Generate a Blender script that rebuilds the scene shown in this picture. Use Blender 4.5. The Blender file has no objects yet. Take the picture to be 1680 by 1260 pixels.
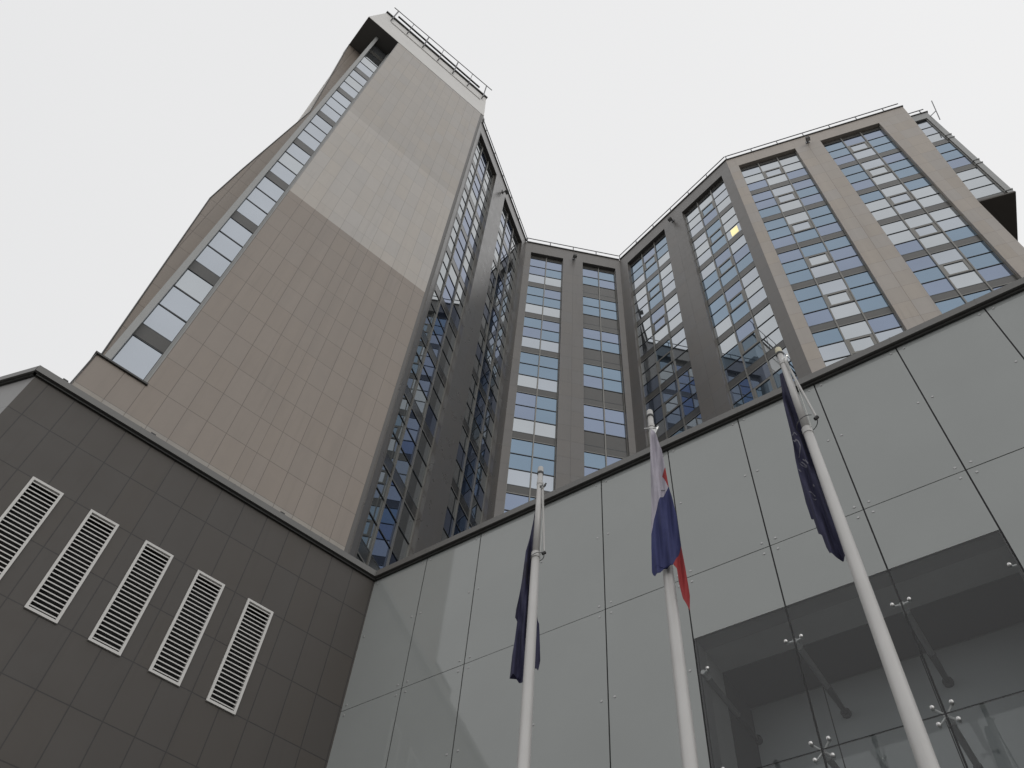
import bpy, math, random
from mathutils import Vector, Matrix
random.seed(7)
S = bpy.context.scene
COL = S.collection
R = math.radians
EYE = 1.6          # heights below are given above the eye; EYE lifts them to the ground

# ------------------------------------------------------------------ camera
cam_d = bpy.data.cameras.new('camera')
cam = bpy.data.objects.new('camera', cam_d); COL.objects.link(cam)
right = (0.99349562, -0.09416583, 0.06402532)
up = (-0.1138703, -0.82157807, 0.55860811)
fwd = (0.0, 0.5622653, 0.82695691)
m = Matrix(((right[0], up[0], -fwd[0], 0), (right[1], up[1], -fwd[1], 0), (right[2], up[2], -fwd[2], EYE), (0, 0, 0, 1)))
cam.matrix_world = m
cam_d.sensor_width = 36; cam_d.lens = 1422.17 / 1680 * 36
cam_d.clip_start = 0.05; cam_d.clip_end = 3000
S.camera = cam
S.render.resolution_x = 1024; S.render.resolution_y = 768

# ------------------------------------------------------------------ sky, sun, exposure
W = bpy.data.worlds.new('World'); S.world = W; W.use_nodes = True
nt = W.node_tree; nt.nodes.clear()
out = nt.nodes.new('ShaderNodeOutputWorld'); bg = nt.nodes.new('ShaderNodeBackground')
sky = nt.nodes.new('ShaderNodeTexSky'); sky.sky_type = 'NISHITA'; sky.sun_disc = False
SUN_EL, SUN_AZ = 27, 165                     # azimuth clockwise from +Y
sky.sun_elevation = R(SUN_EL); sky.sun_rotation = R(SUN_AZ)
sc = nt.nodes.new('ShaderNodeVectorMath'); sc.operation = 'SCALE'; sc.inputs['Scale'].default_value = 0.08
nt.links.new(sky.outputs[0], sc.inputs[0])
tc = nt.nodes.new('ShaderNodeTexCoord')
# overcast layer: pale cloud, a little darker towards the left of the view
sp = nt.nodes.new('ShaderNodeSeparateXYZ'); nt.links.new(tc.outputs['Generated'], sp.inputs[0])
ad = nt.nodes.new('ShaderNodeMath'); ad.operation = 'MULTIPLY_ADD'; ad.inputs[1].default_value = 0.45; ad.inputs[2].default_value = 0.55
nt.links.new(sp.outputs['X'], ad.inputs[0])
nz = nt.nodes.new('ShaderNodeTexNoise'); nz.inputs['Scale'].default_value = 1.3; nz.inputs['Detail'].default_value = 3
nt.links.new(tc.outputs['Generated'], nz.inputs['Vector'])
ad2 = nt.nodes.new('ShaderNodeMath'); ad2.operation = 'MULTIPLY_ADD'; ad2.inputs[1].default_value = 0.35; 
nt.links.new(nz.outputs['Fac'], ad2.inputs[0]); nt.links.new(ad.outputs[0], ad2.inputs[2])
rp = nt.nodes.new('ShaderNodeValToRGB')
rp.color_ramp.elements[0].position = 0.2; rp.color_ramp.elements[0].color = (0.80, 0.802, 0.808, 1)
rp.color_ramp.elements[1].position = 1.05; rp.color_ramp.elements[1].color = (0.905, 0.903, 0.904, 1)
nt.links.new(ad2.outputs[0], rp.inputs[0])
mx = nt.nodes.new('ShaderNodeMix'); mx.data_type = 'RGBA'; mx.inputs[0].default_value = 0.96
nt.links.new(sc.outputs[0], mx.inputs[6]); nt.links.new(rp.outputs[0], mx.inputs[7])
nt.links.new(mx.outputs[2], bg.inputs['Color']); bg.inputs['Strength'].default_value = 1.0
nt.links.new(bg.outputs[0], out.inputs['Surface'])
sl = bpy.data.lights.new('sun', 'SUN'); sl.energy = 0.5; sl.angle = R(25); sl.color = (1, 0.975, 0.94)
so = bpy.data.objects.new('sun', sl); COL.objects.link(so)
az, el = R(SUN_AZ), R(SUN_EL)
d = Vector((math.sin(az) * math.cos(el), math.cos(az) * math.cos(el), math.sin(el)))
so.rotation_euler = d.to_track_quat('Z', 'Y').to_euler(); so.location = (0, -20, 60)
S.view_settings.view_transform = 'Standard'; S.view_settings.look = 'None'
S.view_settings.exposure = 0.0; S.view_settings.gamma = 1.0
S.render.engine = 'CYCLES'
S.cycles.max_bounces = 10; S.cycles.glossy_bounces = 7; S.cycles.transparent_max_bounces = 12

# ------------------------------------------------------------------ materials
def N(t, kind, **kw):
    n = t.nodes.new(kind)
    for k, v in kw.items(): setattr(n, k, v)
    return n
def math_n(t, op, a, b=None, c=None):
    n = t.nodes.new('ShaderNodeMath'); n.operation = op
    for i, x in enumerate((a, b, c)):
        if x is None: continue
        if isinstance(x, (int, float)): n.inputs[i].default_value = x
        else: t.links.new(x, n.inputs[i])
    return n.outputs[0]
def new_mat(name):
    mt = bpy.data.materials.new(name); mt.use_nodes = True
    t = mt.node_tree; b = t.nodes['Principled BSDF']
    return mt, t, b
def scale_col(t, col, fac):
    """multiply a constant colour by a value socket"""
    v = t.nodes.new('ShaderNodeVectorMath'); v.operation = 'SCALE'; v.inputs[0].default_value = col[:3]
    t.links.new(fac, v.inputs['Scale']); return v.outputs[0]

def mat_plain(name, col, rough=0.5, metal=0.0, var=0.08, scale=3.0, spec=0.5, bump=0.0):
    mt, t, b = new_mat(name)
    tc = N(t, 'ShaderNodeTexCoord'); nz = N(t, 'ShaderNodeTexNoise'); nz.inputs['Scale'].default_value = scale; nz.inputs['Detail'].default_value = 5
    t.links.new(tc.outputs['Object'], nz.inputs['Vector'])
    f = math_n(t, 'MULTIPLY_ADD', nz.outputs['Fac'], 2 * var, 1 - var)
    t.links.new(scale_col(t, col, f), b.inputs['Base Color'])
    b.inputs['Roughness'].default_value = rough; b.inputs['Metallic'].default_value = metal
    b.inputs['Specular IOR Level'].default_value = spec
    if bump:
        bp = N(t, 'ShaderNodeBump'); bp.inputs['Strength'].default_value = bump; bp.inputs['Distance'].default_value = 0.02
        t.links.new(nz.outputs['Fac'], bp.inputs['Height']); t.links.new(bp.outputs[0], b.inputs['Normal'])
    return mt

def mat_tiles(name, col, joint, lx=0.012, ly=0.006, rough=0.45, var=0.10, tint=0.03, spec=0.5, streak=0.10, col2=None):
    """stone or fibre slabs: UV is in slab units, joints at the integers"""
    mt, t, b = new_mat(name)
    uv = N(t, 'ShaderNodeUVMap'); sp = N(t, 'ShaderNodeSeparateXYZ'); t.links.new(uv.outputs[0], sp.inputs[0])
    def line(s, w):
        f = math_n(t, 'FRACT', s); d_ = math_n(t, 'ABSOLUTE', math_n(t, 'SUBTRACT', f, 0.5))
        return math_n(t, 'GREATER_THAN', d_, 0.5 - w)
    ln = math_n(t, 'MAXIMUM', line(sp.outputs['X'], lx), line(sp.outputs['Y'], ly))
    cell = N(t, 'ShaderNodeCombineXYZ')
    t.links.new(math_n(t, 'FLOOR', sp.outputs['X']), cell.inputs[0]); t.links.new(math_n(t, 'FLOOR', sp.outputs['Y']), cell.inputs[1])
    wn = N(t, 'ShaderNodeTexWhiteNoise'); t.links.new(cell.outputs[0], wn.inputs['Vector'])
    tc = N(t, 'ShaderNodeTexCoord')
    nz = N(t, 'ShaderNodeTexNoise'); nz.inputs['Scale'].default_value = 2.2; nz.inputs['Detail'].default_value = 6; nz.inputs['Roughness'].default_value = 0.6
    t.links.new(tc.outputs['Object'], nz.inputs['Vector'])
    # rain streaks: noise stretched down the wall
    mp = N(t, 'ShaderNodeMapping'); mp.inputs['Scale'].default_value = (2.5, 2.5, 0.12); t.links.new(tc.outputs['Object'], mp.inputs[0])
    ns = N(t, 'ShaderNodeTexNoise'); ns.inputs['Scale'].default_value = 1.0; ns.inputs['Detail'].default_value = 4; t.links.new(mp.outputs[0], ns.inputs['Vector'])
    f = math_n(t, 'MULTIPLY_ADD', wn.outputs['Value'], var, 1 - var / 2)
    f = math_n(t, 'MULTIPLY', f, math_n(t, 'MULTIPLY_ADD', nz.outputs['Fac'], 0.16, 0.92))
    f = math_n(t, 'MULTIPLY', f, math_n(t, 'MULTIPLY_ADD', ns.outputs['Fac'], streak * 2, 1 - streak))
    m2 = N(t, 'ShaderNodeMapping'); m2.inputs['Scale'].default_value = (7, 7, 0.35); t.links.new(tc.outputs['Object'], m2.inputs[0])
    n4 = N(t, 'ShaderNodeTexNoise'); n4.inputs['Scale'].default_value = 1.0; n4.inputs['Detail'].default_value = 5; t.links.new(m2.outputs[0], n4.inputs['Vector'])
    st = math_n(t, 'MULTIPLY', math_n(t, 'MAXIMUM', math_n(t, 'SUBTRACT', n4.outputs['Fac'], 0.57), 0.0), 0.45)
    f = math_n(t, 'MULTIPLY', f, math_n(t, 'SUBTRACT', 1.0, st))
    base = scale_col(t, col, f)
    mc = N(t, 'ShaderNodeMix', data_type='RGBA')       # second slab tone
    c2 = col2 or tuple(x * y for x, y in zip(col, (1 + tint, 1, 1 - 1.5 * tint)))
    wn2 = N(t, 'ShaderNodeTexWhiteNoise'); 
    ofs = N(t, 'ShaderNodeVectorMath'); ofs.operation = 'ADD'; ofs.inputs[1].default_value = (17.3, 4.1, 0)
    t.links.new(cell.outputs[0], ofs.inputs[0]); t.links.new(ofs.outputs[0], wn2.inputs['Vector'])
    t.links.new(wn2.outputs['Value'], mc.inputs[0]); t.links.new(base, mc.inputs[6]); t.links.new(scale_col(t, c2, f), mc.inputs[7])
    ml = N(t, 'ShaderNodeMix', data_type='RGBA'); ml.inputs[7].default_value = (*joint, 1)
    t.links.new(math_n(t, 'MULTIPLY', ln, 0.85), ml.inputs[0]); t.links.new(mc.outputs[2], ml.inputs[6])
    t.links.new(ml.outputs[2], b.inputs['Base Color'])
    t.links.new(math_n(t, 'MULTIPLY_ADD', nz.outputs['Fac'], 0.2, rough - 0.1), b.inputs['Roughness'])
    b.inputs['Specular IOR Level'].default_value = spec
    bp = N(t, 'ShaderNodeBump'); bp.inputs['Strength'].default_value = 0.5; bp.inputs['Distance'].default_value = 0.01; bp.invert = True
    t.links.new(ln, bp.inputs['Height']); t.links.new(bp.outputs[0], b.inputs['Normal'])
    return mt

def mat_mirror(name, col, wav=0.025, rough=0.015, diff=0.1):
    """coated window glass: mostly mirrors what stands opposite"""
    mt, t, b = new_mat(name)
    tc = N(t, 'ShaderNodeTexCoord'); nz = N(t, 'ShaderNodeTexNoise'); nz.inputs['Scale'].default_value = 0.55; nz.inputs['Detail'].default_value = 1
    t.links.new(tc.outputs['Object'], nz.inputs['Vector'])
    n2 = N(t, 'ShaderNodeTexNoise'); n2.inputs['Scale'].default_value = 0.35; t.links.new(tc.outputs['Object'], n2.inputs['Vector'])
    f = math_n(t, 'MULTIPLY_ADD', n2.outputs['Fac'], 0.24, 0.88)
    t.links.new(scale_col(t, col, f), b.inputs['Base Color'])
    b.inputs['Metallic'].default_value = 1.0 - diff; b.inputs['Roughness'].default_value = rough
    bp = N(t, 'ShaderNodeBump'); bp.inputs['Strength'].default_value = wav; bp.inputs['Distance'].default_value = 0.1
    t.links.new(nz.outputs['Fac'], bp.inputs['Height']); t.links.new(bp.outputs[0], b.inputs['Normal'])
    return mt

TAN_TOP = mat_tiles('stone_grey', (0.375, 0.352, 0.328), (0.23, 0.215, 0.20), var=0.05, streak=0.05)
TAN_MID = mat_tiles('stone_light', (0.425, 0.402, 0.378), (0.26, 0.24, 0.225), var=0.05, streak=0.05)
TAN_LOW = mat_tiles('stone_brown', (0.256, 0.219, 0.188), (0.12, 0.098, 0.082), var=0.06, tint=0.012, lx=0.014, ly=0.007)
TAN_BASE = mat_tiles('stone_plinth', (0.30, 0.28, 0.255), (0.13, 0.11, 0.10), var=0.06)
TAN_WING = mat_tiles('stone_tan', (0.357, 0.330, 0.306), (0.19, 0.16, 0.14), var=0.07, tint=0.05)
GREY_CT = mat_tiles('stone_court', (0.142, 0.135, 0.130), (0.09, 0.085, 0.082), var=0.06, streak=0.06, rough=0.38)
GLOSS_CT = mat_tiles('stone_court_honed', (0.095, 0.089, 0.084), (0.07, 0.065, 0.06), var=0.05, streak=0.05, rough=0.30, spec=1.0)
DARK = mat_tiles('slab_dark', (0.057, 0.0505, 0.045), (0.020, 0.018, 0.018), var=0.06, tint=0.035, lx=0.018, ly=0.009, rough=0.55, streak=0.06)
GREYPAN = mat_tiles('panel_grey', (0.23, 0.23, 0.235), (0.12, 0.12, 0.12), var=0.04)
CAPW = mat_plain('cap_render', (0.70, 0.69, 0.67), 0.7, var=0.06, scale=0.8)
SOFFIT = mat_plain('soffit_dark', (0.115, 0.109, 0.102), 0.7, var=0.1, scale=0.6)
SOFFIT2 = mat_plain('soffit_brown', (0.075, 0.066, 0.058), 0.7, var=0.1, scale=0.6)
ALU = mat_plain('aluminium', (0.20, 0.195, 0.18), 0.4, 0.3, var=0.05)
ALU_L = mat_plain('aluminium_light', (0.30, 0.305, 0.30), 0.4, 0.2, var=0.06)
TRIM = mat_plain('corner_trim_metal', (0.095, 0.09, 0.085), 0.4, 0.0, var=0.06, scale=1.0)
TRANS = mat_plain('frame_dark', (0.035, 0.04, 0.045), 0.4, var=0.05)
SPAN = mat_plain('spandrel', (0.085, 0.083, 0.078), 0.18, var=0.08, scale=1.0)
FLASH = mat_plain('flashing', (0.05, 0.05, 0.048), 0.45, 0.2, var=0.1)
RAILM = mat_plain('rail_steel', (0.13, 0.13, 0.135), 0.45, 0.5, var=0.05)
COPE = mat_plain('coping_metal', (0.135, 0.133, 0.128), 0.38, 0.25, var=0.14, scale=1.5)
VENTW = mat_plain('vent_paint', (0.60, 0.59, 0.57), 0.5, var=0.06, scale=6)
BLACK = mat_plain('void_black', (0.012, 0.012, 0.012), 0.9, var=0.1)
SEAL = mat_plain('joint_seal', (0.014, 0.014, 0.015), 0.6, var=0.1)
ARM = mat_plain('spider_casting', (0.8, 0.8, 0.79), 0.35, 0.35, var=0.05, scale=20)
BOLT = mat_plain('bolt_steel', (0.44, 0.44, 0.44), 0.4, 0.5, var=0.05, scale=20)
STEEL = mat_plain('stainless', (0.55, 0.55, 0.54), 0.22, 1.0, var=0.05, scale=20)
ROD = mat_plain('strut_grey', (0.30, 0.30, 0.30), 0.45, 0.3, var=0.1)
ROD_D = mat_plain('strut_dark', (0.05, 0.05, 0.05), 0.5, var=0.1)
POLE = mat_plain('pole_white', (0.47, 0.462, 0.45), 0.35, var=0.07, scale=4)
POLEC = mat_plain('pole_cap', (0.62, 0.58, 0.42), 0.4, var=0.2, scale=20)
ROPE = mat_plain('rope', (0.5, 0.5, 0.48), 0.8, var=0.1)
FIX = mat_plain('fixture_black', (0.03, 0.03, 0.03), 0.5, var=0.1)
GROUND = mat_tiles('paving', (0.10, 0.098, 0.094), (0.08, 0.078, 0.075), var=0.12, rough=0.6)
ROOF = mat_plain('roof_membrane', (0.14, 0.14, 0.14), 0.8, var=0.15, scale=1.0)
M_BLUE = mat_mirror('glass_blue', (0.218, 0.298, 0.385))
M_BLU2 = mat_mirror('glass_blue_dim', (0.245, 0.295, 0.395))
M_WHT = mat_mirror('glass_pale', (0.475, 0.505, 0.53))
M_WHT2 = mat_mirror('glass_silver', (0.44, 0.475, 0.52))
M_BLUE_SHD = mat_mirror('glass_blue_shaded', (0.125, 0.17, 0.28)); M_WHT_SHD = mat_mirror('glass_pale_shaded', (0.31, 0.335, 0.35)); SPAN_SHD = mat_plain('spandrel_shaded', (0.03, 0.031, 0.032), 0.12, var=0.08)  # darker copies for the court wing, its dim reflections put into the colour

def mat_cloth(name, col, rough=0.8):
    mt, t, b = new_mat(name)
    tc = N(t, 'ShaderNodeTexCoord'); wv = N(t, 'ShaderNodeTexNoise'); wv.inputs['Scale'].default_value = 9; wv.inputs['Detail'].default_value = 6
    t.links.new(tc.outputs['Object'], wv.inputs['Vector'])
    t.links.new(scale_col(t, col, math_n(t, 'MULTIPLY_ADD', wv.outputs['Fac'], 0.3, 0.85)), b.inputs['Base Color'])
    b.inputs['Roughness'].default_value = rough; b.inputs['Sheen Weight'].default_value = 0.05
    bp = N(t, 'ShaderNodeBump'); bp.inputs['Strength'].default_value = 0.25; bp.inputs['Distance'].default_value = 0.02
    t.links.new(wv.outputs['Fac'], bp.inputs['Height']); t.links.new(bp.outputs[0], b.inputs['Normal'])
    return mt
C_NAVY = mat_cloth('cloth_navy', (0.019, 0.019, 0.058)); C_WHT = mat_cloth('cloth_white', (0.36, 0.34, 0.39))
C_BLUE = mat_cloth('cloth_blue', (0.018, 0.024, 0.105)); C_RED = mat_cloth('cloth_red', (0.26, 0.016, 0.018))
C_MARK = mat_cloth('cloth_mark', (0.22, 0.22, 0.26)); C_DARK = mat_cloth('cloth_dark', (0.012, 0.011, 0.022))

# glass skin of the pavilion: opaque (painted behind) and clear, same sheen
def mat_backpainted(name, col):
    mt, t, b = new_mat(name)
    tc = N(t, 'ShaderNodeTexCoord'); nz = N(t, 'ShaderNodeTexNoise'); nz.inputs['Scale'].default_value = 0.9; nz.inputs['Detail'].default_value = 5
    t.links.new(tc.outputs['Object'], nz.inputs['Vector'])
    t.links.new(scale_col(t, col, math_n(t, 'MULTIPLY_ADD', nz.outputs['Fac'], 0.12, 0.94)), b.inputs['Base Color'])
    b.inputs['Roughness'].default_value = 0.03; b.inputs['IOR'].default_value = 1.52
    n3 = N(t, 'ShaderNodeTexNoise'); n3.inputs['Scale'].default_value = 30; n3.inputs['Detail'].default_value = 4
    t.links.new(tc.outputs['Object'], n3.inputs['Vector'])
    t.links.new(math_n(t, 'MULTIPLY_ADD', n3.outputs['Fac'], 0.08, 0.0), b.inputs['Roughness'])
    return mt
PANEL = mat_backpainted('glass_backpainted', (0.305, 0.320, 0.314))
INNER = mat_backpainted('glass_inner', (0.40, 0.42, 0.43))
mt = bpy.data.materials.new('glass_clear'); mt.use_nodes = True; t = mt.node_tree; t.nodes.clear()
o_ = N(t, 'ShaderNodeOutputMaterial'); mxs = N(t, 'ShaderNodeMixShader'); tr = N(t, 'ShaderNodeBsdfTransparent'); gl = N(t, 'ShaderNodeBsdfGlossy')
tr.inputs[0].default_value = (0.93, 0.95, 0.945, 1); gl.inputs['Roughness'].default_value = 0.01
fr = N(t, 'ShaderNodeFresnel'); fr.inputs[0].default_value = 1.6
t.links.new(fr.outputs[0], mxs.inputs[0]); t.links.new(tr.outputs[0], mxs.inputs[1]); t.links.new(gl.outputs[0], mxs.inputs[2]); t.links.new(mxs.outputs[0], o_.inputs[0])
CLEAR = mt
mt, t, b = new_mat('lamp_room'); b.inputs['Emission Color'].default_value = (1.0, 0.86, 0.42, 1); b.inputs['Emission Strength'].default_value = 0.9
b.inputs['Base Color'].default_value = (0.4, 0.35, 0.2, 1); LAMP = mt

# ------------------------------------------------------------------ building helpers
ORG = {}
class Frame:
    """vertical plane: u along az, v away from the viewer's side, z up (above the eye)"""
    def __init__(s, p, az_deg, flip=False):
        s.p = Vector((p[0], p[1], 0)); a = R(az_deg)
        s.d = Vector((math.cos(a), math.sin(a), 0)); s.n = Vector((-math.sin(a), math.cos(a), 0))
        if s.n.dot(s.p) < 0: s.n = -s.n
    def __call__(s, u, v, z): return s.p + s.d * u + s.n * v + Vector((0, 0, z + EYE))

class MB:
    def __init__(s): s.v = []; s.f = []; s.m = []; s.uv = []
    def face(s, pts, mat=0, uvs=None):
        i = len(s.v); s.v += [Vector(p) for p in pts]; s.f.append(tuple(range(i, i + len(pts)))); s.m.append(mat)
        s.uv.append(uvs or [(0.5, 0.5)] * len(pts))
    def box(s, fr, u0, u1, v0, v1, z0, z1, mat=0, fn=None):
        fn = fn or (lambda u, z: (u, z))
        c = [(u, v, z) for u in (u0, u1) for v in (v0, v1) for z in (z0, z1)]
        P = [fr(*q) for q in c]
        for q in ((0, 1, 5, 4), (2, 6, 7, 3), (0, 2, 3, 1), (4, 5, 7, 6), (0, 4, 6, 2), (1, 3, 7, 5)):
            if q in ((0, 2, 3, 1), (4, 5, 7, 6)):
                uv = [(0.5, fn(0, c[k][2])[1]) for k in q]
            elif q in ((0, 4, 6, 2), (1, 3, 7, 5)): uv = [(fn(c[k][0], 0)[0], 0.5) for k in q]
            else: uv = [fn(c[k][0], c[k][2]) for k in q]
            s.face([P[k] for k in q], mat, uv)
    def poly(s, fr, pts, v0, v1, mat=0, fn=None, side=None):
        """outline in (u,z), extruded from v0 to v1"""
        fn = fn or (lambda u, z: (u, z)); side = mat if side is None else side
        s.face([fr(u, v0, z) for u, z in pts], mat, [fn(u, z) for u, z in pts])
        s.face([fr(u, v1, z) for u, z in reversed(pts)], mat, [fn(u, z) for u, z in reversed(pts)])
        for i in range(len(pts)):
            a, b_ = pts[i], pts[(i + 1) % len(pts)]
            s.face([fr(a[0], v0, a[1]), fr(a[0], v1, a[1]), fr(b_[0], v1, b_[1]), fr(b_[0], v0, b_[1])], side, [(0.5, fn(*a)[1]), (0.5, fn(*a)[1]), (0.5, fn(*b_)[1]), (0.5, fn(*b_)[1])])
    def slab(s, pts, z0, z1, mat=0):
        """plan outline (x,y), extruded in z"""
        lo = [Vector((x, y, z0 + EYE)) for x, y in pts]; hi = [Vector((x, y, z1 + EYE)) for x, y in pts]
        s.face(hi, mat); s.face(lo[::-1], mat)
        for i in range(len(pts)):
            j = (i + 1) % len(pts); s.face([lo[i], lo[j], hi[j], hi[i]], mat, [(0, z0), (1, z0), (1, z1), (0, z1)])
    def tube(s, a, b_, r0, r1=None, seg=8, mat=0, caps=True):
        a, b_ = Vector(a), Vector(b_); r1 = r0 if r1 is None else r1
        ax = (b_ - a).normalized(); q = ax.orthogonal().normalized(); w = ax.cross(q)
        A = [a + (q * math.cos(2 * math.pi * i / seg) + w * math.sin(2 * math.pi * i / seg)) * r0 for i in range(seg)]
        B = [b_ + (q * math.cos(2 * math.pi * i / seg) + w * math.sin(2 * math.pi * i / seg)) * r1 for i in range(seg)]
        for i in range(seg):
            j = (i + 1) % seg; s.face([A[i], A[j], B[j], B[i]], mat)
        if caps: s.face(A[::-1], mat); s.face(B, mat)
    def ball(s, c, r, mat=0, n=8, sq=(1, 1, 1)):
        c = Vector(c)
        P = lambda i, j: c + Vector((math.sin(math.pi * i / n) * math.cos(2 * math.pi * j / n) * r * sq[0], math.sin(math.pi * i / n) * math.sin(2 * math.pi * j / n) * r * sq[1], math.cos(math.pi * i / n) * r * sq[2]))
        for i in range(n):
            for j in range(n):
                q = [P(i, j), P(i + 1, j), P(i + 1, j + 1), P(i, j + 1)]
                if i == 0: q = [q[0], q[1], q[2]]
                elif i == n - 1: q = [q[0], q[1], q[3]]
                s.face(q, mat)
    def build(s, name, mats, parent=None, smooth=False, weld=True, recalc=True):
        org = ORG[parent.name] if parent is not None else Vector((0, 0, 0))
        me = bpy.data.meshes.new(name)
        me.from_pydata([p - org for p in s.v], [], s.f)
        for mm in (mats if isinstance(mats, (list, tuple)) else [mats]): me.materials.append(mm)
        me.polygons.foreach_set('material_index', s.m)
        ul = me.uv_layers.new(name='UVMap'); k = 0
        for fuv in s.uv:
            for q in fuv: ul.data[k].uv = q; k += 1
        import bmesh
        bm = bmesh.new(); bm.from_mesh(me)
        if weld: bmesh.ops.remove_doubles(bm, verts=bm.verts, dist=1e-5)
        if recalc: bmesh.ops.recalc_face_normals(bm, faces=bm.faces)
        bm.to_mesh(me); bm.free()
        if smooth: me.polygons.foreach_set('use_smooth', [True] * len(me.polygons))
        o = bpy.data.objects.new(name, me); COL.objects.link(o)
        if parent is not None: o.parent = parent
        ORG[o.name] = org
        return o
def thing(name, label, cat, loc, group=None):
    o = bpy.data.objects.new(name, None); COL.objects.link(o); o.location = loc; o.empty_display_size = 0.3
    o['label'] = label; o['category'] = cat
    if group: o['group'] = group
    ORG[o.name] = Vector(loc); return o
def interp_fn(js, z0=0.0, zp=1.07):
    def f(u, z):
        if u <= js[0]: tu = (u - js[0]) / 0.5
        elif u >= js[-1]: tu = len(js) - 1 + (u - js[-1]) / 0.5
        else:
            for i in range(len(js) - 1):
                if js[i] <= u <= js[i + 1]: tu = i + (u - js[i]) / (js[i + 1] - js[i]); break
        return (tu, (z - z0) / zp)
    return f
def cuts(a, b_, js): return [a] + [j for j in js if a + 1e-4 < j < b_ - 1e-4] + [b_]

# ------------------------------------------------------------------ ground
g = MB(); G = Frame((0, 1), 0)
g.face([(-700, -700, 0), (700, -700, 0), (700, 700, 0), (-700, 700, 0)], 0, [(-1166, -1166), (1166, -1166), (1166, 1166), (-1166, 1166)])
go = g.build('ground', GROUND); go['kind'] = 'structure'

# ------------------------------------------------------------------ plan
A0 = 5.02588
LC = Vector((-0.11297, 21.37023)); H = 46.2
dC = Vector((math.cos(R(A0)), math.sin(R(A0))))
d1 = Vector((math.cos(R(A0 - 60)), math.sin(R(A0 - 60)))); d2 = Vector((math.cos(R(A0 - 30)), math.sin(R(A0 - 30))))
dl = Vector((math.cos(R(A0 + 240)), math.sin(R(A0 + 240))))
CR = LC + dC * 5.53; R12 = Vector((10.0829, 15.2936))
FC = Frame(LC, A0); F1 = Frame(CR, math.degrees(math.atan2((R12 - CR)[1], (R12 - CR)[0]))); L1LEN = (R12 - CR).length
F2 = Frame(R12, A0 - 30); FL = Frame(LC, A0 + 240)
PT = Vector((-3.20548, 14.71473)); FT = Frame(PT, A0 + 30)
CG = Vector((-2.3625, 13.7825)); FA = Frame(CG, A0 + 30); FG = Frame(CG, 141.003 - 180)

# ------------------------------------------------------------------ high-rise with glazed wings
hr = thing('high_rise_building', 'tall office block with stone piers and blue glazed window bays folded round a court', 'building', (4, 18, 0))
REC = 0.2          # window recess
FL_H = 3.334; SP = 0.47; PZ = (FL_H - SP) / 3; TOPSP = 41.70
HEAD = 44.93
NF = 10
def wing(fr, length, cols, pane_cols, mats_end, tiles, ztop=H, zb=-EYE, side_end=None):
    js = tiles; fn = interp_fn(js, 0.3, 1.07)
    w = MB(); edges = [0.0]
    for a, b_ in cols: edges += [a, b_]
    edges.append(length)
    zw = TOPSP - FL_H * (NF - 1) - SP - 0.01
    for i in range(0, len(edges), 2):      # piers
        cs = cuts(edges[i], edges[i + 1], js)
        for k in range(len(cs) - 1): w.box(fr, cs[k], cs[k + 1], 0, 0.45, zw, HEAD, mats_end[i // 2] if isinstance(mats_end, list) else 0, lambda u, z, a=cs[k], b2=cs[k + 1]: (fn(a + 1e-6, 0)[0] // 1 + (u - a) / (b2 - a), (z - .3) / 1.07))
    w.box(fr, 0, length, 0, 0.45, HEAD, ztop - 0.08, 0, lambda u, z: (0.5, (z - HEAD + 0.4) / 2))
    w.box(fr, 0, length, 0, 0.45, zb, zw, 0, fn)
    return w
tl = [0, 0.57, 3.40, 4.06, 4.72, 7.53, 8.06]
cols3 = [(0.57, 3.40), (4.72, 7.53)]
colsC = [(0.335, 2.20), (3.335, 5.23)]
o = wing(FC, 5.53, colsC, 2, 0, [0, .335, 2.2, 2.77, 3.335, 5.23, 5.53]).build('wall', GREY_CT, hr)
o = wing(F1, L1LEN, cols3, 3, 0, tl).build('wall', GREY_CT, hr)
# front wing: its outer pier flares out towards the roof
w = wing(F2, 8.06, [(0.50, 3.42), (4.70, 7.60)], 3, 0, [0, .5, 3.42, 4.06, 4.7, 7.6, 8.06])
fn2 = interp_fn([7.6, 8.3, 9.3], 0.3, 1.07)
w.poly(F2, [(8.06, -EYE), (8.41, -EYE), (8.41, 34.0), (8.62, 37.6), (8.81, 40.8), (9.0, 44.0), (9.10, H - 0.08), (8.06, H - 0.08)], 0.0, 0.45, 0, lambda u, z: (0.5, (z - .3) / 1.07))
w.build('wall', TAN_WING, hr)
o = wing(FL, 7.42, [(0.57, 3.40), (4.72, 7.22)], 3, 0, [0, 0.57, 3.40, 4.06, 4.72, 7.22, 7.42]).build('wall', GLOSS_CT, hr)
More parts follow.
